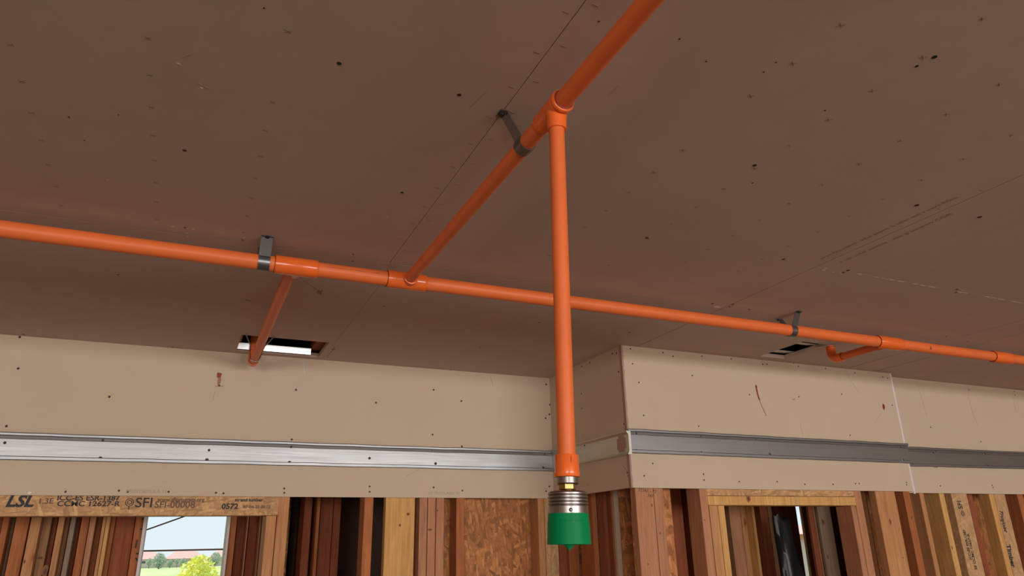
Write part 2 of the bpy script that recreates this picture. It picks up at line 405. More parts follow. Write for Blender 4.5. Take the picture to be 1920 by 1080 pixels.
b = MB(); b.box(XS, XE, YF, YF+BT, ZB-.001, ZC, 0)
strokes([(PF(1586, 691), PF(1592, 709)), (PF(1592, 709), PF(1602, 724)), (PF(1602, 724), PF(1611, 736)), (PF(1500, 796), PF(1506, 818)), (PF(1652, 775), PF(1641, 792))], ny, .0016, 3, b)
strokes([(PF(1417, 723), PF(1421, 741)), (PF(1421, 741), PF(1424, 750))], ny, .0085, 1, b)
blob(PF(1418, 725), ny, (0, 0, 1), .010, .005, 1, b, 10, 3)
strokes([(PF(1424, 750), PF(1429, 763)), (PF(1429, 763), PF(1437, 780))], ny, .0048, 2, b)
blob(PF(1657, 763), ny, (0, 0, 1), .015, .0075, 1, b, 10, 5)
strokes([(PF(1484, 749), PF(1492, 748)), (PF(1487, 751), PF(1490, 747))], ny, .0025, 3, b)
o = b.build('wall_front', ['gyp', 'red', 'redl', 'faint']); tag(o, kind='structure'); wf = o
for x, y in ((1182, 654), (1198, 717), (1262, 668), (1316, 668), (1371, 673), (1298, 704), (1243, 661), (1430, 683), (1438, 683), (1488, 681), (1497, 687), (1548, 691), (1603, 699), (1655, 707), (1664, 709), (1405, 740), (1498, 744), (1578, 739), (1673, 760),
             (1310, 799), (1207, 779), (1594, 816), (1224, 869), (1208, 892), (1319, 889), (1320, 900), (1386, 903), (1457, 903), (1509, 908), (1562, 908), (1604, 907), (1611, 907), (1700, 905), (1700, 909), (1186, 682)):
    screw(PF(x, y), ny, wf, .0035)
b = MB(); rb = random.Random(9); z = ZB-.001
while z < ZC-.02:                             # torn brown paper edge of the front board at the corner
    z2 = z+rb.uniform(.012, .03); e = rb.uniform(.006, .0085); b.box(XS-.001, XS+e, YF-.0008, YF+BT+.001, z, min(z2, ZC), 0); z = z2
b.build('torn_board_edge', 'gypedge', wf)
b = MB(); b.box(XE-.004, XE+.008, YF-.0012, YF+.003, ZB-.012, ZC, 0); b.box(XE, XE+.003, YF+.003, YR, ZB, ZC, 0); b.build('corner_bead', 'bead', wf)

b = MB(); b.box(XE-.05, 7.6, YR, YR+BT, ZB-.003, ZC, 0)
strokes([(PR(1717, 709), PR(1723, 730)), (PR(1723, 730), PR(1738, 780)), (PR(1814, 721), PR(1816, 745)), (PR(1816, 745), PR(1824, 775)), (PR(1824, 775), PR(1834, 800)), (PR(1898, 733), PR(1901, 755)), (PR(1901, 755), PR(1906, 775))], ny, .0018, 1, b)
o = b.build('wall_right', ['gyp', 'faint']); tag(o, kind='structure'); wr = o
for x, y in ((1817, 731), (1902, 734), (1903, 741), (1745, 801), (1839, 828), (1763, 911), (1860, 910), (1862, 914)):
    screw(PR(x, y), ny, wr, .0038)

# unseen rest of the room: side walls and the wall with the openings the daylight comes through
b = MB(); b.box(-5.35, -5.2, -7.0, 6.6, 0, ZC+.5); tag(b.build('wall_far_left', 'gyp'), kind='structure')
b = MB(); b.box(7.6, 7.75, -7.0, 6.6, 0, ZC+.5); tag(b.build('wall_far_right', 'gyp'), kind='structure')
b = MB()
ox = [(-4.9, -1.9), (.3, 5.7)]; xs = -5.2
for a0, a1 in ox: b.box(xs, a0, -7.1, -6.94, 0, ZC); xs = a1
b.box(xs, 7.6, -7.1, -6.94, 0, ZC)
for a0, a1 in ox: b.box(a0, a1, -7.1, -6.94, 0, 1.37); b.box(a0, a1, -7.1, -6.94, 2.53, ZC)
tag(b.build('wall_rear', 'gyp'), kind='structure')
# floor deck above the ceiling
b = MB(); b.box(-5.2, 7.6, -7.1, 6.6, ZC+.33, ZC+.36); b.box(-5.2, 7.6, 5.02, 6.6, ZC, ZC+.33); tag(b.build('ceiling_deck', 'dark'), kind='structure')

# ================================================================= galvanized tracks
def track(name, y_face, x0, z0a, z0b, x1, z1a, z1b, mk, label, scr, n=26, lipt=.0):
    """shallow wall track: folded lips above and below a slightly wavy web; a = top, b = bottom"""
    b = MB(); rows = []; rn = random.Random(len(label))
    wob = [rn.uniform(-1, 1) for _ in range(n+1)]
    for i in range(n+1):
        t = i/n; x = x0+(x1-x0)*t; zt = z0a+(z1a-z0a)*t+.0012*wob[i]; zb = z0b+(z1b-z0b)*t+.0008*wob[-i-1]; hh = zt-zb
        w = .0002*wob[i]
        pr = [(0, zt), (.020, zt+.001), (.0215, zt-.002), (.0205, zt-.09*hh), (.0165, zt-.12*hh), (.0135, zt-.20*hh), (.0145+w*.5, zt-.24*hh), (.0140+w, zt-.5*hh), (.0125+w*.5, zb+.2*hh), (.0120, zb+.15*hh), (.0192, zb+.115*hh), (.0186, zb+.02*hh), (.0195, zb), (0, zb)]
        rows.append([(x, y_face-p, z) for p, z in pr])
    k = len(rows[0]); vs = [p for r in rows for p in r]; fs = []
    for i in range(n):
        for j in range(k-1): fs.append((i*k+j, (i+1)*k+j, (i+1)*k+j+1, i*k+j+1))
    fs += [tuple(range(k)), tuple(n*k+j for j in range(k-1, -1, -1))]
    b.add(vs, fs)
    o = b.build(name, mk, None, (x0, y_face, z0b), smooth=9); tag(o, label, 'metal track')
    for x, y in scr:
        p = at_y(x, y, y_face-.0155); d = MB(); d.lathe((0, 0, 0), (0, 1, 0), [(-.0022, .0032), (-.0020, .0045), (0.0005, .0062), (.002, .0075)], 14)
        s_ = screw(p, ny, o, .0044)
        dm = d.build('dimple', mk, o, (0, 0, 0), smooth=50) if not hasattr(track, 'd_'+mk) else getattr(track, 'd_'+mk).copy()
        if hasattr(track, 'd_'+mk): COL.objects.link(dm); dm.parent = o
        else: setattr(track, 'd_'+mk, dm)
        dm.location = p+Vector((0, .0022, 0))-world(o)
    return o
def zl(x, y, Y): return at_y(x, y, Y).z
yt = YL-.018; xa, xb = at_y(0, 835, yt).x, XS-.001
za0, za1 = zl(0, 810, yt), zl(1020, 845.5, yt); zb0, zb1 = zl(0, 861, yt), zl(1020, 883, yt)
xc = at_y(1020, 845, yt).x
def ext(z0, z1, x): return z0+(z1-z0)*(x-xa)/(xc-xa)
track('metal_track', YL, -3.2, ext(za0, za1, -3.2), ext(zb0, zb1, -3.2), xb, ext(za0, za1, xb), ext(zb0, zb1, xb), 'galv', 'long shiny galvanized track on the board left of the hanging green sprinkler cap',
      ((9, 830), (193, 825), (188, 859), (396, 827.5), (392, 844), (388, 862), (546, 838), (543, 867), (693, 859), (810, 843), (817, 869), (1021, 851), (1019, 877)), 60)
yt = YF-.018; f0, f1 = at_y(1188, 830, yt).x, at_y(1697, 850, yt).x
track('metal_track', YF, f0-.022, zl(1188, 804.5, yt), zl(1190, 849, yt), XE+.001, zl(1697, 832, yt), zl(1697, 868, yt), 'galvd', 'grey galvanized track across the projecting board over the yellow header',
      ((1193, 813), (1194, 845), (1314, 817), (1316, 849), (1417, 822), (1444, 852), (1597, 831), (1603, 862), (1688, 838), (1694, 862)), 40)
yt = YR-.018; f0, f1 = XE+.004, at_y(1920, 860, yt).x
za, zbm = zl(1706, 838, yt), zl(1920, 848, yt); zc_, zd = zl(1707, 874, yt), zl(1920, 879, yt)
sl, sl2 = (zbm-za)/(f1-f0), (zd-zc_)/(f1-f0)
track('metal_track', YR, f0, za, zc_, 6.5, za+sl*(6.5-f0), zc_+sl2*(6.5-f0), 'galvd', 'dull galvanized track on the set back board at the right edge',
      ((1750, 849), (1754, 846), (1757, 874), (1846, 851), (1852, 873)), 40)
# the piece on the side of the bump-out
def PSt(x, y): return at_x(x, y, XS-.016)
b = MB(); t_ = PSt(1186, 805); u_ = PSt(1187, 850); c_ = PSt(1084, 831.5); d_ = PSt(1092, 868.5)
yn, yf = YF-.022, YL-.004
def lerpz(p, q2, y): return p.z+(q2.z-p.z)*(y-p.y)/(q2.y-p.y)
for i in range(1):
    rows = []
    for y in (yn, yn+.12, (yn+yf)/2, yf):
        zt, zb = lerpz(t_, c_, y), lerpz(u_, d_, y); hh = zt-zb
        rows.append([(XS-p, y, z) for p, z in ((0, zt), (.019, zt+.001), (.020, zt-.003), (.012, zt-.13*hh), (.011, zt-.2*hh), (.0115, zb+.16*hh), (.0145, zb+.08*hh), (.018, zb+.002), (.017, zb), (0, zb))])
    k = 10; vs = [p for r in rows for p in r]; fs = [(i*k+j, (i+1)*k+j, (i+1)*k+j+1, i*k+j+1) for i in range(3) for j in range(k-1)]
    fs += [tuple(range(k)), tuple(3*k+j for j in range(k-1, -1, -1))]; b.add(vs, fs)
o = b.build('metal_track', 'galvp', None, (XS, yn, u_.z), smooth=30)
tag(o, 'short pale greenish track on the side of the projecting board with a knocked out hole', 'metal track')
for x, y in ((1172, 814), (1096, 835)): screw(at_x(x, y, XS-.012), nxl, o, .0042)
p = at_x(1165, 832, XS-.0125); b = MB(); ow, iw = .033, .022; pts = []
for a, c in ((-iw, ow), (iw, ow), (iw, iw), (ow, iw), (ow, -iw), (iw, -iw), (iw, -ow), (-iw, -ow), (-iw, -iw), (-ow, -iw), (-ow, iw), (-iw, iw)):
    pts.append((p.x, p.y+a, p.z+c))
b.add(pts + [(q2[0]+.004, q2[1], q2[2]) for q2 in pts], [tuple(range(12)), tuple(range(23, 11, -1))]+[(i, (i+1) % 12, 12+(i+1) % 12, 12+i) for i in range(12)])
o2 = b.build('knockout_opening', 'gypedge', o); o2['label'] = 'cross shaped brown board showing through the knockout'

# ================================================================= sprinkler pipes
zp, yp = CAM.z+.9245*H, 2.395*H               # centre line of the long pipe
R = .02105
def fitting(x0, x1, r, ax='x', y=None, z=None, cham=.0015):
    return [(0, r-.003), (.0006, r-.0008), (.002, r), (x1-x0-.002, r), (x1-x0-.0006, r-.001), (x1-x0, r-.003)]
root = empty('sprinkler_pipe', (.6, yp, zp)); tag(root, 'long orange plastic sprinkler pipe crossing the whole picture below the ceiling', 'pipe')
b = MB(); b.lathe((-2.9, yp, zp), (1, 0, 0), [(0, R), (10.3, R)], 64); b.build('pipe', 'pipe', root, smooth=40)
for nm, x0, x1, r, lab in (('tee', .156, .270, R+.0042, 'glossy tee where the left stub pipe turns away'), ('tee', .464, .580, R+.0042, 'tee joining the pipe that comes overhead'), ('tee', 2.435, 2.566, R+.0042, 'tee of the small elbowed pipe at right'), ('coupling', 3.135, 3.262, R+.0042, None)):
    b = MB(); b.lathe((x0, yp, zp), (1, 0, 0), [(0, R-.001), (0, r-.0006), (.001, r), (x1-x0-.012, r), (x1-x0-.004, r-.0004), (x1-x0, r-.0025), (x1-x0, R-.001)], 64)
    if nm == 'tee' and x0 < 2:
        if x0 < .3: b.lathe((.2155, yp+.01, zp), (0, 1, 0), [(0, .0195), (.033, .0195), (.0345, .0185)], 40)
        else: b.lathe((.527, yp-.012, zp), (0, -1, 0), [(0, .0205), (.020, .0205), (.0215, .0202), (.0225, .0185), (.0225, .0165)], 40)
    elif nm == 'tee': b.lathe((2.50, yp+.01, zp), (0, 1, 0), [(0, .0195), (.035, .0195), (.036, .0185)], 40)
    o = b.build(nm, 'fit', root, smooth=35)
    if lab: o['label'] = lab
    b = MB(); b.lathe((x0-.0016, yp, zp), (1, 0, 0), [(0, R+.0003), (.0012, r-.0009), (.0018, r-.0009)], 48); b.build('joint_ring', 'seam', root, smooth=35)
b = MB()                                     # a row of dark print on the pipe and a red smear
for x0, x1 in ((.29, .36), (.37, .40), (.415, .44)):
    w = math.radians(11); b.tube([(x0, yp-R*math.cos(w), zp+R*math.sin(w)), (x1, yp-R*math.cos(w), zp+R*math.sin(w))], .0006, 6)
o = b.build('printed_line', 'inkw', root)
pr = at_y(1746, 657, yp-R); b = MB()
for i in range(5):
    a = math.radians(-18+i*9); b.tube([(pr.x-.003+.0012*(i % 3), yp-(R)*math.cos(a), zp-.004+R*math.sin(a)), (pr.x+.006-.0012*(i % 2), yp-R*math.cos(a), zp-.004+R*math.sin(a))], .0011, 8)
b.build('primer_smear', 'red', root)

# pipe overhead, joining the long pipe
bx, r1 = .668*H, .0161
root = empty('sprinkler_pipe', (bx, .6, zp)); tag(root, 'orange pipe running overhead along the ceiling joint towards the camera, tee near its middle', 'pipe')
b = MB(); b.lathe((bx, yp-.02, zp), (0, -1, 0), [(0, r1), (5.2, r1)], 56); b.build('pipe', 'pipe', root, smooth=40)
ty = .945
b = MB(); rt = .0205
b.lathe((bx, ty+.056, zp), (0, -1, 0), [(0, r1-.001), (0, rt-.002), (.0015, rt-.0005), (.028, rt-.0003), (.036, rt+.0005), (.072, rt+.0005), (.0725, rt-.0010), (.0765, rt-.0010), (.077, rt+.0012), (.0815, rt+.0016), (.084, rt+.0006), (.085, rt-.001), (.085, r1-.001)], 56)
b.lathe((bx, ty, zp), (0, 0, -1), [(0, .019), (.018, .019), (.026, .0176), (.042, .0172), (.0435, .0168), (.044, .0155), (.044, .0130)], 48)
b.build('tee', 'fit', root, smooth=40)
b = MB(); b.lathe((bx, ty-.0300, zp), (0, -1, 0), [(0, r1+.0002), (.0006, r1+.0028), (.001, r1+.0002)], 40); b.build('joint_ring', 'seam', root)

# vertical drop
top = Vector((bx, ty, zp-.012)); bot = Vector((.5135, ty, CAM.z+.118)); ax = (bot-top).normalized(); L = (bot-top).length; rd = .0136
root = empty('sprinkler_drop_pipe', (bot.x, bot.y, bot.z)); tag(root, 'vertical orange drop pipe hanging from the overhead tee down to the green capped sprinkler', 'pipe')
b = MB(); b.lathe(top, ax, [(0, rd), (L+.005, rd)], 48); b.build('pipe', 'pipe', root, smooth=40)
def at_z(zz): return bot+ax*((bot.z-(CAM.z+zz))/-ax.z)
p = at_z(.1235)
b = MB(); b.lathe(p, ax, [(0, rd-.001), (0, .0172), (.001, .0178), (.0250, .0180), (.0250, .0190), (.0305, .0190), (.0315, .0183), (.0315, .012)], 48)
b.build('adapter', 'fit', root, smooth=35)
b = MB(); q3 = p+ax*.008+Vector((-.002, -.0179, 0)); b.hexa([q3+Vector(v)*.001 for v in ((-.6, -.5, -4), (.6, -.5, -4), (.6, 1, -4), (-.6, 1, -4), (-.9, -.5, 4), (.3, -.5, 4), (.3, 1, 4), (-.9, 1, 4))])
b.build('mould_mark', 'seam', root)
p = at_z(.0925)
b = MB(); b.lathe(p, ax, [(0, .014), (0, .0150), (.0012, .0162), (.0095, .0164), (.0112, .0152), (.0114, .010)], 44); b.build('steel_ring', 'chrome', root, smooth=35)
# sprinkler head under its green cap
p = at_z(.0822)
root = empty('fire_sprinkler', p); tag(root, 'concealed sprinkler head with green plastic cap and ribbed steel cup at the drop pipe end', 'fire sprinkler')
b = MB(); b.lathe(p, ax, [(0, .0125), (.0005, .0130), (.0078, .0130), (.0085, .0120)], 6); b.build('hex_nut', 'brass', root, bevel=.0005)
b = MB(); b.lathe(p+ax*.008, ax, [(0, .0095), (.001, .0098), (.006, .0098), (.008, .0095)], 32); b.build('neck', 'brass', root, smooth=35)
p = at_z(.0715); pf = [(0, .010), (.0, .0255), (.0015, .0278)]
for k in range(4):
    t0 = .0015+k*.0046; pf += [(t0, .0280), (t0+.0010, .0290), (t0+.0026, .0290), (t0+.0034, .0280), (t0+.0040, .0274)]
pf += [(.0200, .0282), (.0210, .0288), (.0325, .0290), (.0326, .0270)]
b = MB(); b.lathe(p, ax, pf, 72); o = b.build('steel_cup', 'chrome', root, smooth=28)
b = MB(); q3 = p+ax*.0265+Vector((-.0105, -.0268, 0)); b.lathe(q3, (-.38, -.92, 0), [(0, .0022), (.0008, .0026), (.0018, .0018), (.0022, .0004)], 14); b.build('rivet', 'chrome', root, smooth=60)
p = at_z(.0408)
b = MB(); b.lathe(p, ax, [(-.001, .027), (0, .0292), (.010, .0296), (.0105, .0300), (.0405, .0311), (.0412, .0310), (.0416, .0305), (.0416, .0095), (.0432, .0070), (.0480, .0014), (.0505, .0002)], 72)
b.build('green_cap', 'green', root, smooth=35)
for s_, dz, an in (('LF', .010, -103), ('AF', .027, -96)):
    a_ = math.radians(an); c3 = p+ax*(dz+.003)+Vector((math.cos(a_)*.0300, math.sin(a_)*.0300, 0)); dd = Vector((-math.sin(a_), math.cos(a_), 0))
    text('embossed_letters', s_, c3-dd*.003, dd, (0, 0, 1), .0046, 'greend', root, .0004)

# stub pipes that go up through the ceiling
def stub(x, y0, y1, zc, r, zup, label, mk='pipe'):
    root = empty('sprinkler_stub_pipe', (x, y0, zc)); tag(root, label, 'pipe')
    b = MB(); b.lathe((x, y0, zc), (0, 1, 0), [(0, r), (y1-y0-.03, r)], 40); b.build('pipe', 'pipe', root, smooth=40)
    b = MB(); rr = r+.0035; pts = [(x, y1-.058, zc), (x, y1-.03, zc)]
    for k in range(1, 9):
        a = k/8*pi/2; pts.append((x, y1-.03+.026*math.sin(a), zc+.026*(1-math.cos(a))))
    pts.append((x, y1-.004, zc+.052)); b.tube(pts, rr, 36); b.build('elbow', 'fit', root, smooth=40)
    b = MB(); b.lathe((x, y1-.004, zc+.03), (0, 0, 1), [(0, r), (zup, r)], 40); b.build('riser', 'pipe', root, smooth=40)
    b = MB(); b.tube([(x, y1-.061, zc), (x, y1-.0575, zc)], r+.0015, 30); b.build('joint_ring', 'seam', root)
    b = MB(); b.tube([(x, y1-.004, zc+.0525), (x, y1-.004, zc+.055)], r+.0015, 30); b.build('joint_ring', 'seam', root)
    return root
stub(.2035, yp+.025, 3.04, zp, .0165, .25, 'left orange stub pipe running back to the wall cut-out with an elbow end')
stub(2.50, yp+.025, 2.165, zp, .0150, .25, 'short orange stub pipe with an upturned elbow beside the right ceiling cut-out')

# ================================================================= hangers
def strap(name, c, r, along, w, label, feet=.058, tab=.018):
    """two-legged steel pipe strap; along = 'x' or 'y' pipe direction"""
    root = empty(name, (c[0], c[1], ZC)); tag(root, label, 'pipe strap', None)
    def P(s, z): return (c[0], c[1]+s, z) if along == 'x' else (c[0]+s, c[1], z)
    rr = r+.0014; a0 = math.radians(35); pts = [P(-feet-tab, ZC-.0012), P(-feet+.002, ZC-.0012), P(-feet+.004, ZC-.004)]
    for k in range(25):
        a = a0+(pi+pi-2*a0+0)*0; ang = (pi-a0)+(pi+2*a0)*k/24; pts.append(P(rr*math.cos(ang), c[2]+rr*math.sin(ang)))
    pts += [P(feet-.004, ZC-.004), P(feet-.002, ZC-.0012), P(feet+tab, ZC-.0012)]
    e = (w, 0, 0) if along == 'x' else (0, w, 0)
    b = MB(); b.ribbon(pts, e, .0018); b.build('band', 'steel', root, smooth=25)
    for s in (-1, 1):
        b = MB(); q = P(s*(feet+tab*.45), ZC-.002); b.lathe(q, dn, [(0, .0065), (.001, .0065), (.0015, .0052), (.004, .0052), (.0042, .003)], 12); b.build('bolt', 'black', root)
strap('pipe_strap', (.127, yp, zp), R, 'x', .0300, 'steel strap holding the long pipe just left of the left tee', .044, .006)
strap('pipe_strap', (1.990, yp, zp), R, 'x', .0250, 'steel strap holding the long pipe near the right ceiling cut-out', .048, .010)
strap('pipe_strap', (bx, 1.075, zp), r1, 'y', .0270, 'steel strap on the overhead pipe beside its tee and the vertical drop', .043, .012)
root = empty('pipe_hanger_wire', (.2035, 2.86, ZC)); tag(root, 'thin wire hook around the left stub pipe at the cut-out', 'wire hanger')
b = MB(); pts = []
for k in range(19):
    a = pi*(1.05)+pi*.9*k/18; pts.append((.2035+.0185*math.cos(a), 2.93+.004*math.sin(a), zp+.0185*math.sin(a)))
pts = [(.150, 2.80, ZC+.004), (.178, 2.88, ZC-.025)] + pts + [(.232, 2.88, ZC-.025), (.262, 2.80, ZC+.004)]
b.tube(pts, .0022, 10); b.build('wire', 'chrome', root, smooth=60)

# things above the ceiling cut-outs
hx0, hx1, hy0, hy1 = hole1
def slat(name, x0, x1, y0, y1, z0, z1, mk, label, cat, tilt=0):
    b = MB(); b.hexa([(x0, y0, z0), (x1, y0, z0), (x1, y1, z0+tilt), (x0, y1, z0+tilt), (x0, y0, z1), (x1, y0, z1), (x1, y1, z1+tilt), (x0, y1, z1+tilt)])
    o = b.build(name, mk, bevel=.0008); tag(o, label, cat); return o
b = MB(); yv = 3.052; zz0, zz1 = ZC+.001, ZC+.027; tp = .19*(zz1-zz0)
b.hexa([(hx0-.1, yv, zz0), (.436, yv, zz0), (.436, yv+.002, zz0), (hx0-.1, yv+.002, zz0), (hx0-.1, yv-tp, zz1), (.436, yv-tp, zz1), (.436, yv-tp+.002, zz1), (hx0-.1, yv-tp+.002, zz1)])
tag(b.build('metal_channel', 'joistw'), 'bright white metal channel seen in the left ceiling cut-out', 'metal channel')
slat('ceiling_joist', hx0-.25, .150, 2.6, 3.0, ZC+.019, ZC+.2, 'tan', 'tan joist edge showing at the left side of the left cut-out', 'joist')
slat('ceiling_joist', .438, .50, 2.7, 3.10, ZC+.03, ZC+.25, 'red2', 'dark brown joist at the right side of the left cut-out', 'joist')
hx0, hx1, hy0, hy1 = hole2
slat('metal_channel', hx0-.2, hx1+.1, 2.215, 2.265, ZC+.019, ZC+.022, 'whitep', 'pale metal strip crossing the right ceiling cut-out, nearer one', 'metal channel', .01)
slat('metal_channel', hx0-.2, hx1+.1, 2.35, 2.42, ZC+.019, ZC+.022, 'whitep', 'pale metal strip crossing the right ceiling cut-out beside the wall', 'metal channel', .01)

# ================================================================= wall framing below the boards
placed = []
def member(name, xl, xr, y, Yf, depth, mk, label, cat='stud', ztop=None, zbot=0.0, group=None, lean=0):
    """upright of true size: its two edges meet the picture row y at xl and xr, in the plane Yf"""
    X0, X1 = at_y(xl, y, Yf).x, at_y(xr, y, Yf).x
    zt = (ZC-.02) if ztop is None else ztop
    for a0, a1, c0, c1 in placed+placed:       # neighbours at other depths never run into each other
        if c0 < Yf+depth and c1 > Yf and a0 < X1-.0004 and a1 > X0+.0004:
            if a1-X0 < X1-a0: X0 = a1
            else: X1 = a0
    placed.append((X0, X1, Yf, Yf+depth))
    b = MB(); b.box(X0+.0006, X1-.0006, Yf, Yf+depth, zbot, zt)
    o = b.build(name, mk, bevel=.0014); tag(o, label, cat, group); return o
SL, SF, SR = YL+BT+.001, YF+BT+.001, YR+BT+.001
ZT = ZC-.002
# left of the bump-out ---------------------------------------------------
hb = at_y(250, 967.3, SL).z                   # underside of the left header
b = MB(); xr_ = at_y(524, 940, SL).x; b.box(-1.1, xr_-.002, SL, SL+.089, hb, ZB+.12)
hd = b.build('window_header', 'lslh', None, (0, SL, hb), bevel=.0015); tag(hd, 'strand lumber header with black printed lettering over the window at left', 'header')
T = lambda s, x, y, size, mk='ink', sx=1, sh=0, bo=.0006: text('printed_text', s, at_y(x, y, SL)+Vector((0, -.0006, 0)), (1, 0, 0), (0, 0, 1), size, mk, hd, .0003, sh, sx, bo)
T('LSL', 9, 949.8, .056, 'ink', 1.03, .25, .002); T('1.3E', 70, 944, .026, 'inkw', 1.1)
T('CCMC 12627-R', 106, 949, .026, 'ink', 1.18); T('ICC-ES ESR-1387', 106, 938, .026, 'ink', 1.1)
T('SFI', 252, 951, .050, 'ink', 1.05); T('SFI-00008', 289, 952, .034, 'inkw', 1.05); T('www.sfiprogram.org', 295, 940, .020, 'inkw', 1.0)
T('0572', 415, 954, .028, 'ink', 1.1, 0, .001); T('07-04-20 08:12', 456, 953, .016, 'inkw', 1.05); T('strand lumber', 440, 940, .017, 'ink', 1.1)
b = MB()                                     # ring mark beside the lettering
c0 = at_y(243, 942, SL)+Vector((0, -.0006, 0))
for r_ in (.007, .0135):
    prv = [(c0.x+r_*math.cos(a*pi/10), c0.y, c0.z+r_*math.sin(a*pi/10)) for a in range(21)]
    for i in range(20): strokes([(prv[i], prv[i+1])], ny, .0028, 0, b)
strokes([((c0.x, c0.y, c0.z-.012), (c0.x, c0.y, c0.z-.026))], ny, .003, 0, b)
b.build('printed_emblem', 'ink', hd)
member('king_stud', 516.5, 538.5, 1000, SL, .089, 'tan', 'light tan stud standing right beside the lettered header', ztop=ZT)
member('trimmer_stud', 496.5, 515.8, 1000, SL, .089, 'tan', 'tan trimmer stud under the right end of the lettered header', ztop=hb-.001)
member('stud', 680.5, 698, 1000, SL, .089, 'orange', 'orange-brown stud alone beside the black gap', ztop=ZT)
member('stud', 721, 777, 1000, SL, .038, 'yellow', 'wide pale yellow board with two small knots', ztop=ZT)
member('stud', 785.3, 800.6, 1000, SL, .089, 'pink', 'left stud of the tight trio right of the wide yellow board', ztop=ZT)
member('stud', 801.4, 816.4, 1000, SL, .089, 'pink', 'middle stud of the tight trio, with a dark knot', ztop=ZT)
member('stud', 817.2, 832.5, 1000, SL, .089, 'pink', 'right stud of the tight trio right of the yellow board', ztop=ZT)
member('stud', 855.3, 870.3, 1000, SL, .089, 'orange', 'orange-brown stud at the left edge of the strand board panel', ztop=ZT)
member('stud', 1010, 1022, 1000, SL, .089, 'tan', 'narrow tan stud just left of the green cap', ztop=ZT)
member('stud', 1022.4, 1046.5, 1000, SL, .089, 'lsl', 'pale strand lumber stud behind the green cap with pencil marks', ztop=ZT)
b = MB(); b.box(at_y(826, 1000, SL+.09).x, at_y(1300, 1000, SL+.09).x, SL+.0905, SL+.102, 0, ZT); o = b.build('strand_board', 'osb'); tag(o, 'orange-brown strand board sheathing panel behind the studs left of the green cap', 'panel')
member('stud', 1046.8, 1062, 1000, SL+.02, .069, 'red2', 'red-brown stud right behind the green cap', ztop=ZT)
member('stud', 1063, 1084, 1000, SL, .089, 'orange', 'orange stud under the green cap, mostly hidden', ztop=ZT)
# deeper behind the gap between header and yellow board
DL = SL+.55
b = MB(); b.box(.56, 1.44, SL+1.15, SL+1.165, 0, ZT); tag(b.build('strand_board', 'dark'), 'shade-darkened sheathing deep behind the gap right of the header', 'panel')  # darkness of the unlit depth is in the panel colour
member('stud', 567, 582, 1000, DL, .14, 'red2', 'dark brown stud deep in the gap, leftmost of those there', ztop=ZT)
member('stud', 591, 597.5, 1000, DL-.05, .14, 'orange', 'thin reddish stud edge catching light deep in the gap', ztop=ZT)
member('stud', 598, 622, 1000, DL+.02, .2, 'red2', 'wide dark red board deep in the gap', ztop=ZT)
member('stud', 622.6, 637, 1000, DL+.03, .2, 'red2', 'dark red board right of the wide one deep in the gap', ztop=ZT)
member('stud', 541, 556, 1000, DL+.5, .1, 'dark', 'shade-black stud filling the unlit gap behind the header stud', ztop=ZT)  # dark upright standing in for the shade in the gap
# through the left opening: a stacked row of studs and the far window ------
OW = 3.92                                    # outer wall, inner face
zh = at_y(350, 966, OW).z+.05
row = [(-26, -13, .0, 'red2', 'red-brown'), (-12, 0, .05, 'orange', 'orange'), (0, 13, .0, 'orange', 'orange-brown'), (13.4, 24, .06, 'grey', 'grey weathered'), (24.5, 51, .0, 'orange', 'wide red-brown'), (53, 73, -.05, 'tan', 'tan, water-stained'), (74, 93, .0, 'brown', 'brown, black-stained'),
       (93.5, 104, .04, 'red2', 'narrow brown'), (105, 117, -.03, 'tan', 'light tan'), (117.5, 127, .02, 'brown', 'brown'), (128, 138, -.02, 'grey', 'greyish'), (138.5, 148, .05, 'red2', 'dark red'),
       (148.5, 164, .0, 'orange', 'brownish'), (164.6, 176, -.03, 'pink', 'pinkish'), (176.6, 188, .03, 'orange', 'orange-red'), (188.5, 195, -.06, 'tan', 'bright tan'), (195.3, 203, -.06, 'yellow', 'bright yellow'), (203.6, 213, .0, 'orange', 'orange'),
       (213.5, 250, .02, 'red2', 'wide dark red'), (250.5, 270.5, .0, 'orange', 'ink-marked')]
prev = 'the header end'
for i, (a, c, dy, mk, w_) in enumerate(row):
    nb = row[i+1][4] if i+1 < len(row) else 'bright window'
    member('stud', a, c, 1000, OW+dy, .14, mk, '%s stud seen through the left opening, %s' % (w_, ('directly left of the %s one' % nb) if i+1 < len(row) else 'forming the left side of the bright window'), ztop=ZT)
for i, (a, c, dy, mk, w_) in enumerate([(427, 442, .0, 'orange', 'red-brown stud forming the right side of the bright window'), (442.5, 458, .05, 'red2', 'dark red stud one step right of the bright window'), (458.5, 464, -.06, 'pink', 'thin pale stud edge right of the bright window'),
                                        (465, 482, .03, 'red2', 'dark brown stud right of the thin pale edge'), (482.5, 488, -.05, 'pink', 'narrow pinkish stud left of the trimmer'), (488.5, 494, -.09, 'brown', 'brown stud edge half hidden by the trimmer'), (494.5, 520, 0, 'red2', 'red-brown stud hidden mostly behind the trimmer')]):
    member('stud', a, c, 1000, OW+dy, .14, mk, w_, ztop=ZT)
mk_stud = bpy.data.objects.get('stud')
marks = []
for x, y, dx, dy2 in ((266, 975, 6, -6), (262, 992, 7, 0), (257, 1012, -3, 16), (255, 1038, 6, 0), (254, 1046, 5, 6)):
    marks.append((at_y(x, y, OW-.0008), at_y(x+dx, y+dy2, OW-.0008)))
ob = None
for o in COL.objects:
    if o.get('label', '').startswith('ink-marked'): ob = o
for mk_ in marks: b = MB(); strokes([mk_], ny, .007, 0, b); b.build('ink_mark', 'ink', ob)
# pale frame of the far window
wx0, wx1 = at_y(271.5, 1000, OW-.03).x, at_y(425.5, 1000, OW-.03).x
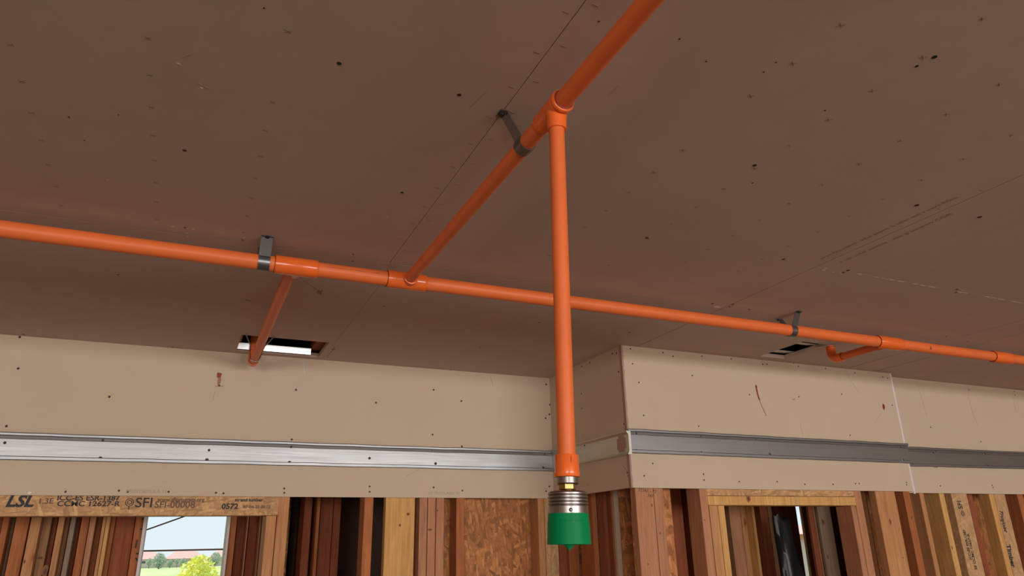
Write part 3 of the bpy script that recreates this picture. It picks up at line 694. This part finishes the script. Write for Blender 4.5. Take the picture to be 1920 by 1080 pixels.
# outer wall sheathing with its two openings
wa0, wa1 = at_y(268, 1000, OW+.142).x, at_y(427, 1000, OW+.142).x
wb0, wb1 = at_y(1499, 1000, OW+.142).x, at_y(1511, 1000, OW+.142).x
b = MB(); y0, y1 = OW+.142, OW+.156; zs, zt = .9, 2.28
b.box(-5.2, wa0, y0, y1, 0, ZT); b.box(wa1, .55, y0, y1, 0, ZT); b.box(wa0, wa1, y0, y1, 0, zs); b.box(wa0, wa1, y0, y1, zt, ZT)
b.box(1.45, wb0, y0, y1, 0, ZT); b.box(wb1, 7.6, y0, y1, 0, ZT); b.box(wb0, wb1, y0, y1, 0, zs); b.box(wb0, wb1, y0, y1, 2.4, ZT)
b.box(.55, 1.45, SL+1.17, SL+1.18, 0, ZT); b.box(.54, .55, y0, SL+1.18, 0, ZT); b.box(1.45, 1.46, y0, SL+1.18, 0, ZT)
tag(b.build('wall_outer', 'osb'), kind='structure')
b = MB(); wz = .012
for x0, x1 in ((wx0-.012, wx0), (wx1, wx1+.010)): b.box(x0, x1, OW-.03, OW+.15, zs, 2.27)
b.box(wx0-.012, wx1+.010, OW-.03, OW+.15, zs-.02, zs)
tag(b.build('window_1', 'bead'), kind='structure')
# bump-out framing ------------------------------------------------------
member('stud', 1112, 1121.5, 1000, 3.00, .12, 'orange', 'orange stud edge right of the green cap', ztop=ZT)
member('stud', 1122, 1142, 1000, 3.03, .10, 'red2', 'dark red-brown stud right of the green cap', ztop=ZT)
member('stud', 1142.5, 1153, 1000, 3.00, .12, 'orange', 'brown stud left of the grey board strip', ztop=ZT)
b = MB(); b.box(at_y(1155, 1000, 2.9).x, at_y(1170, 1000, 2.9).x, 2.9, 2.916, 0, ZT); tag(b.build('drywall_strip', 'gyp'), 'dim grey drywall strip standing behind the corner studs', 'drywall')
b = MB(); b.box(at_y(1166, 1000, 2.70).x, at_y(1186, 1000, 2.70).x, 2.70, 2.712, 0, ZT); tag(b.build('strand_board', 'osb'), 'narrow strand board strip left of the inscribed corner stud', 'panel')
b = MB(); b.box(at_y(1086, 1000, 3.26).x, at_y(1116, 1000, 3.26).x, 3.26, 3.272, 0, ZT); tag(b.build('strand_board', 'osb'), 'strand board seen below and right of the green cap', 'panel')
cs = member('corner_stud', 1197, 1231.5, 1000, SF, .038, 'pink', 'wide pinkish corner stud with pencilled writing under the projecting board', ztop=ZT)
for s_, x, y, sz in (('TDAE - 72', 1196, 922, .020), ('740', 1213, 932, .018)):
    text('pencil_writing', s_, at_y(x, y, SF)+Vector((0, -.0006, 0)), (1, 0, -.05), (.05, 0, 1), sz, 'inkw', cs, .0003, .2)
member('stud', 1232, 1250, 1000, SF, .089, 'pink', 'stud nailed to the right of the inscribed corner stud', ztop=ZT)
b = MB(); b.box(at_y(1250, 1000, SF+.09).x-.12, at_y(1263.5, 1000, SF+.09).x, SF+.0905, SF+.102, 0, ZT); tag(b.build('strand_board', 'osb'), 'strand board strip right of the corner studs', 'panel')
D1 = 3.1
b = MB(); b.box(at_y(1283, 1000, D1+.2).x, at_y(1298, 1000, D1+.2).x, D1+.2, D1+.216, 0, ZT); tag(b.build('drywall_strip', 'gyp'), 'dim grey drywall strip in the gap left of the yellow header', 'drywall')
member('stud', 1262, 1284, 1000, D1, .09, 'red2', 'dark red stud in the gap right of the corner studs', ztop=ZT)
member('stud', 1297.5, 1318, 1000, D1, .09, 'red2', 'dark red stud left of the yellow header stud', ztop=ZT)
zhb = at_y(1460, 947.5, SF).z; zhm = at_y(1460, 930.5, SF).z
X0, X1 = at_y(1327, 935, SF).x, at_y(1603, 935, SF).x
b = MB(); b.box(X0, X1, SF, SF+.089, zhm+.001, ZB+.1); tag(b.build('door_header', 'lslh', bevel=.0012), 'upper strand lumber member of the yellow header at right', 'header')
b = MB(); b.box(X0, X1, SF-.001, SF+.088, zhb, zhm-.0005); tag(b.build('header_plate', 'yellow', bevel=.0012), 'lower smooth yellow pine member of the header at right', 'header')
member('king_stud', 1319.5, 1334.3, 1000, SF, .089, 'pink', 'pinkish stud standing left of the yellow header', ztop=ZT)
member('trimmer_stud', 1335.2, 1351.5, 1000, SF, .089, 'tan', 'tan trimmer stud under the left end of the yellow header', ztop=zhb-.001)
member('trimmer_stud', 1352, 1364, 1000, SF+.03, .089, 'yellow', 'paler second trimmer under the left end of the yellow header', ztop=zhb+.02)
member('trimmer_stud', 1604.5, 1614, 1000, SF, .089, 'pink', 'pinkish trimmer stud under the right end of the yellow header', ztop=zhb-.001)
member('king_stud', 1614.5, 1628, 1000, SF, .089, 'pink', 'split pinkish stud standing right of the yellow header', ztop=ZT)
for a, c, Y, mk, lb in ((1371.7, 1393, 3.25, 'pink', 'broad pinkish stud behind the yellow header opening'), (1393.4, 1403, 3.25, 'tan', 'tan stud next to the broad pinkish one'), (1403.4, 1415, 3.27, 'pink', 'reddish stud between the tan and the pale yellow ones'), (1415.4, 1429, 3.2, 'yellow', 'pale yellow stud behind the yellow header opening'),
                        (1430, 1445, 3.5, 'red2', 'dark red stud right of the pale yellow one'), (1445.4, 1453, 3.6, 'brown', 'brown stud left of the black plastic sheeting'), (1464, 1476, OW-.1, 'red2', 'red-brown stud behind the black plastic sheeting'), (1477, 1492, OW-.1, 'red2', 'brown stud behind the plastic sheeting, further right'), (1492, 1499, OW+.03, 'brown', 'brown stud left of the bright slot'),
                        (1510, 1517, 4.035, 'tan', 'sunlit orange stud edge right of the bright slot'), (1522, 1531, 2.82, 'red2', 'dark brown stud right of the bright slot'), (1531.4, 1539, 2.82, 'brown', 'brown stud beside the dark knotty one'), (1539.4, 1564, 2.80, 'grey', 'grey-brown knotty stud behind the header opening')):
    member('stud', a, c, 1000, Y, .016 if Y < 3 else (.09 if Y < 4 else OW+.14-Y), mk, lb, ztop=ZT)
def knot(lab, pts):
    o = next(q_ for q_ in COL.objects if q_.get('label', '').startswith(lab)); Yk = o.location.y+min(c[1] for c in o.bound_box)
    for i, (x, y, rx, rz) in enumerate(pts):
        b = MB(); blob(at_y(x, y, Yk), ny, (1, 0, 0), rx, rz, 0, b, 14, i); k_ = b.build('knot', 'knot', o)
        b = MB(); blob(at_y(x, y, Yk)-Vector((0, .0004, 0)), ny, (1, 0, 0), rx*.5, rz*.5, 0, b, 10, i+5); b.build('knot', 'knotd', o)
knot('wide pale yellow board', ((765, 964, .007, .006), (750, 985, .005, .006)))
knot('middle stud of the tight trio', ((806, 993, .010, .005),))
knot('right stud of the tight trio', ((820, 957, .005, .004),))
knot('lower smooth yellow pine', ((1403, 935, .011, .014),))
knot('grey-brown knotty', ((1543, 979, .010, .016), (1552, 1044, .006, .010)))
knot('pinkish stud standing left', ((1321, 975, .003, .003),))
knot('wide pinkish corner stud', ((1222, 947, .004, .006), (1215, 1058, .003, .004)))
knot('stud nailed to the right', ((1238, 1000, .003, .005),))
# the side of the right trimmer
# black plastic sheeting bundled on the studs
b = MB(); pts = []
Yp = 3.3; top_ = at_y(1452, 966, Yp); 
nz = 14; cols = [(1452, 966), (1456, 968), (1459, 963), (1462, 966), (1470, 971), (1478, 972), (1485, 982)]
cb = [(1470, 1080), (1475, 1080), (1479, 1080), (1484, 1080), (1494, 1080), (1503, 1080), (1510, 1080)]
grid = []
for j in range(nz+1):
    rowp = []
    for k, (c1, c2) in enumerate(zip(cols, cb)):
        t = j/nz; p = at_y(c1[0]+(c2[0]-c1[0])*t, c1[1]+(c2[1]-c1[1])*t, Yp); p.y += .006*math.sin(k*2.1+j*.3)+(.0 if k % 2 else .012); rowp.append(p)
    grid.append(rowp)
bl = [Vector((p.x, p.y, .9)) for p in grid[-1]]; grid.append(bl)
vs = [p for r in grid for p in r]; n_ = len(vs); k = len(cols)
vs += [p+Vector((0, .008, 0)) for p in vs]
fs = []
for j in range(len(grid)-1):
    for i in range(k-1):
        fs.append((j*k+i, j*k+i+1, (j+1)*k+i+1, (j+1)*k+i)); fs.append((n_+j*k+i, n_+(j+1)*k+i, n_+(j+1)*k+i+1, n_+j*k+i+1))
    fs.append((j*k, (j+1)*k, n_+(j+1)*k, n_+j*k)); fs.append((j*k+k-1, n_+j*k+k-1, n_+(j+1)*k+k-1, (j+1)*k+k-1))
for i in range(k-1): fs.append((i, n_+i, n_+i+1, i+1))
b.add(vs, fs); tag(b.build('plastic_sheeting', 'blackp', smooth=80), 'shiny black plastic sheeting hanging behind the yellow header opening', 'plastic sheet')
# right of the header
member('stud', 1633.5, 1637.5, 1000, SF+.09, .05, 'tan', 'thin tan stud edge in the dark gap right of the header', ztop=ZT)
member('stud', 1655, 1692.5, 1000, SF, .038, 'tan', 'wide tan board with an oval knot under the projecting board', ztop=ZT)
member('stud', 1708.5, 1721, 1000, SF, .089, 'orange', 'orange stud at the right end of the projecting board', ztop=ZT)
member('stud', 1739, 1747.3, 1000, SR, .089, 'tan', 'narrow brown stud edge left of the knotty brown face', ztop=ZT)
member('stud', 1776.5, 1786.5, 1000, SR, .14, 'yellow', 'pale yellow stud right of the knotty brown face', ztop=ZT)
o = member('stud', 1799.5, 1829.5, 1000, SR, .038, 'lsl', 'strand lumber stud with rotated black emblem lettering', ztop=ZT); oA = o
member('stud', 1829.8, 1839, 1000, SR+.06, .06, 'red2', 'dark strip filling the shaded gap right of the emblem lettered stud', ztop=ZT)  # dark wood strip standing in for a shaded gap
member('stud', 1871.5, 1881.3, 1000, SR, .058, 'yellow', 'pale yellow stud touching the script lettered stud', ztop=ZT)
oB = member('stud', 1881.8, 1902, 1000, SR, .038, 'lsl', 'strand lumber stud with black script lettering at the right edge', ztop=ZT)
member('stud', 1925, 1936, 1000, SR, .089, 'orange', 'orange stud cut by the right edge of the picture', ztop=ZT)
member('stud', 1908, 1916, 1000, SR+.35, .089, 'red2', 'dark red stud deep behind the right edge', ztop=ZT)
knot('wide tan board with an oval', ((1669, 978, .007, .014), (1694, 1046, .003, .004)))
knot('orange stud at the right end', ((1709, 971, .007, .011),))
knot('pale yellow stud right of the knotty', ((1785, 1027, .004, .009),))
knot('tan, water-stained', ((46, 1053, .004, .008),))
knot('brown, black-stained', ((76, 1046, .016, .008), (84, 1072, .012, .03)))
def V(s, x, y, size, o, mk='ink', up=True, sx=1, sh=0, bo=.0006):
    d = (0, 0, 1) if up else (0, 0, -1); u = (-1, 0, 0) if up else (1, 0, 0)
    text('printed_text', s, at_y(x, y, SR)+Vector((0, -.0007, 0)), d, u, size, mk, o, .0003, sh, sx, bo)
V('SFI', 1805, 955, .044, oA, 'ink', True, .85); V('SE CCMC 12627-R', 1832, 1068, .024, oA, 'ink', True, .9); V('ICC-ES ESR-1387', 1822, 1050, .024, oA, 'ink', True, .85)
b = MB(); c0 = at_y(1805, 963, SR)+Vector((0, -.0007, 0))
for r_ in (.0065, .0125):
    prv = [(c0.x+r_*math.cos(a*pi/10), c0.y, c0.z+r_*math.sin(a*pi/10)) for a in range(21)]
    for i in range(20): strokes([(prv[i], prv[i+1])], ny, .0024, 0, b)
b.build('printed_emblem', 'ink', oA)
V('TrusJoist', 1873, 955, .036, oB, 'ink', False, .84, .5, .001); V('Timber', 1887, 1021, .040, oB, 'ink', False, .93, 0, .0016)
# strand board backing deep at right
b = MB(); b.box(3.44, 7.6, 3.05, 3.062, 0, ZT); tag(b.build('strand_board', 'osb'), 'dim strand board panel behind the studs at the right edge', 'panel')

# ================================================================= outdoors
ZG = -3.2                                     # the ground, one storey below
b = MB(); b.box(-600, 600, 6.7, 900, ZG-.2, ZG); tag(b.build('lawn', 'grass'), kind='structure')
yo = OW+.156+.0052
b = MB(); b.tube([at_y(262, 998, yo), at_y(380, 956, yo)], .0035, 8); tag(b.build('cable', 'bark'), 'thin diagonal wire across the sky in the left window', 'wire')
b = MB(); b.tube([at_y(250, 1033.5, yo), at_y(440, 1029.5, yo)], .004, 8); tag(b.build('rail', 'bark'), 'thin dark horizontal rail across the left window', 'rail')
def far(px, Y): d = ray(px, 1040); return d.x*Y/d.y
def house(x, y, w, d, h, rh, label, g0=None, mats=('stucco', 'roof')):
    g0 = ZG if g0 is None else g0
    root = empty('house', (x, y, g0)); tag(root, label, 'house')
    b = MB(); b.box(x-w/2, x+w/2, y-d/2, y+d/2, g0, g0+h); b.build('wall', mats[0], root); h = g0+h
    b = MB(); o_ = .6
    b.add([(x-w/2-o_, y-d/2-o_, h), (x+w/2+o_, y-d/2-o_, h), (x+w/2+o_, y+d/2+o_, h), (x-w/2-o_, y+d/2+o_, h), (x-w/2+d/3, y, h+rh), (x+w/2-d/3, y, h+rh)],
          [(0, 1, 5, 4), (1, 2, 5), (2, 3, 4, 5), (3, 0, 4), (3, 2, 1, 0)]); b.build('roof', mats[1], root)
    for k in range(3):
        b = MB(); xx = x-w/3+k*w/3; b.box(xx-.8, xx+.8, y-d/2-.06, y-d/2+.02, g0+1.1, g0+2.3); b.build('window', 'glass', root)
house(far(271, 330), 330, 13, 10, 3.0, 2.6, 'pale pink roofed house far away at the left of the window view')
house(far(347, 331), 331, 14, 10, 2.9, 2.7, 'low red roofed house far away in the middle of the window view')
house(far(424, 329), 329, 13, 10, 3.1, 2.5, 'red roofed house far away at the right of the window view')
def tree(px, Y, h, r, mk, label, name='tree', seed=1):
    x = far(px, Y); root = empty(name, (x, Y, ZG)); tag(root, label, 'tree'); rn = random.Random(seed); top = ZG+h
    b = MB(); b.tube([(x, Y, ZG-.01), (x+.01*h, Y, ZG+h*.35), (x, Y, ZG+h*.7)], [r*.08, r*.06, r*.03], 10); b.build('trunk', 'bark', root)
    b = MB()
    for k in range(900):
        a = rn.uniform(0, 2*pi); ph = math.acos(rn.uniform(-1, 1)); rr = r*(rn.random()**.4)*(.88+.14*math.sin(3*a+seed))
        c = Vector((x+rr*math.sin(ph)*math.cos(a), Y+rr*math.sin(ph)*math.sin(a), max(ZG, top-r*1.05+r*1.05*math.cos(ph)*(rn.random()**.3))))
        s = r*.12; d = Vector((rn.gauss(0, 1), rn.gauss(0, 1), rn.gauss(0, 1))).normalized(); e = d.orthogonal().normalized()
        b.add([c+d*s, c+e*s*.5, c-d*s, c-e*s*.5+d.cross(e)*s*.2], [(0, 1, 2, 3)])
    b.build('foliage', mk, root)
tree(376, 60, 5.0, 1.55, 'leafy', 'yellow-green young tree on the lawn in the left window', seed=3)
tree(301, 290, 5.3, 2.5, 'leafg', 'grey-green tree before the far houses at left of the window view', seed=4)
tree(405, 292, 5.1, 2.2, 'leafg', 'grey-green tree before the far houses at right of the window view', seed=6)
for i, (px, Y, r) in enumerate(((321, 303, 1.3), (334, 309, .95), (345, 303, 1.4), (282, 303, 1.3))):
    tree(px, Y, 2.9+.2*i, r, 'leafg', ('low haze-pale shrub just right of the left grey-green tree', 'rounded haze-pale shrub in the middle of the far hedge line', 'haze-pale shrub just left of the yellow-green tree', 'haze-pale shrub at the left edge of the window view')[i], 'shrub', 10+i)
b = MB(); b.box(far(240, 312), far(450, 312), 312, 312.1, ZG, ZG+1.6); tag(b.build('garden_fence', 'dry'), 'low pale fence between the lawn and the far houses', 'fence')
# neighbouring house beyond the narrow bright slot
root = empty('neighbour_house', (14, 13, ZG)); tag(root, 'cream neighbouring house glimpsed through the bright slot at right', 'house')
zt1 = at_y(1505, 1012, 13).z
b = MB(); b.box(10, 19, 13, 20, ZG, zt1); b.build('wall', 'stucco', root)
b = MB(); b.box(9.8, 19.2, 12.8, 20.2, zt1, zt1+.12); b.build('trim', 'tan', root)
b = MB(); zt2 = at_y(1505, 990, 13).z; b.add([(9.6, 12.7, zt1+.12), (19.4, 12.7, zt1+.12), (19.4, 20.3, zt1+.12), (9.6, 20.3, zt1+.12), (12, 16.5, zt2+.15), (17, 16.5, zt2+.15)], [(0, 1, 5, 4), (1, 2, 5), (2, 3, 4, 5), (3, 0, 4), (3, 2, 1, 0)]); b.build('roof', 'roof', root)
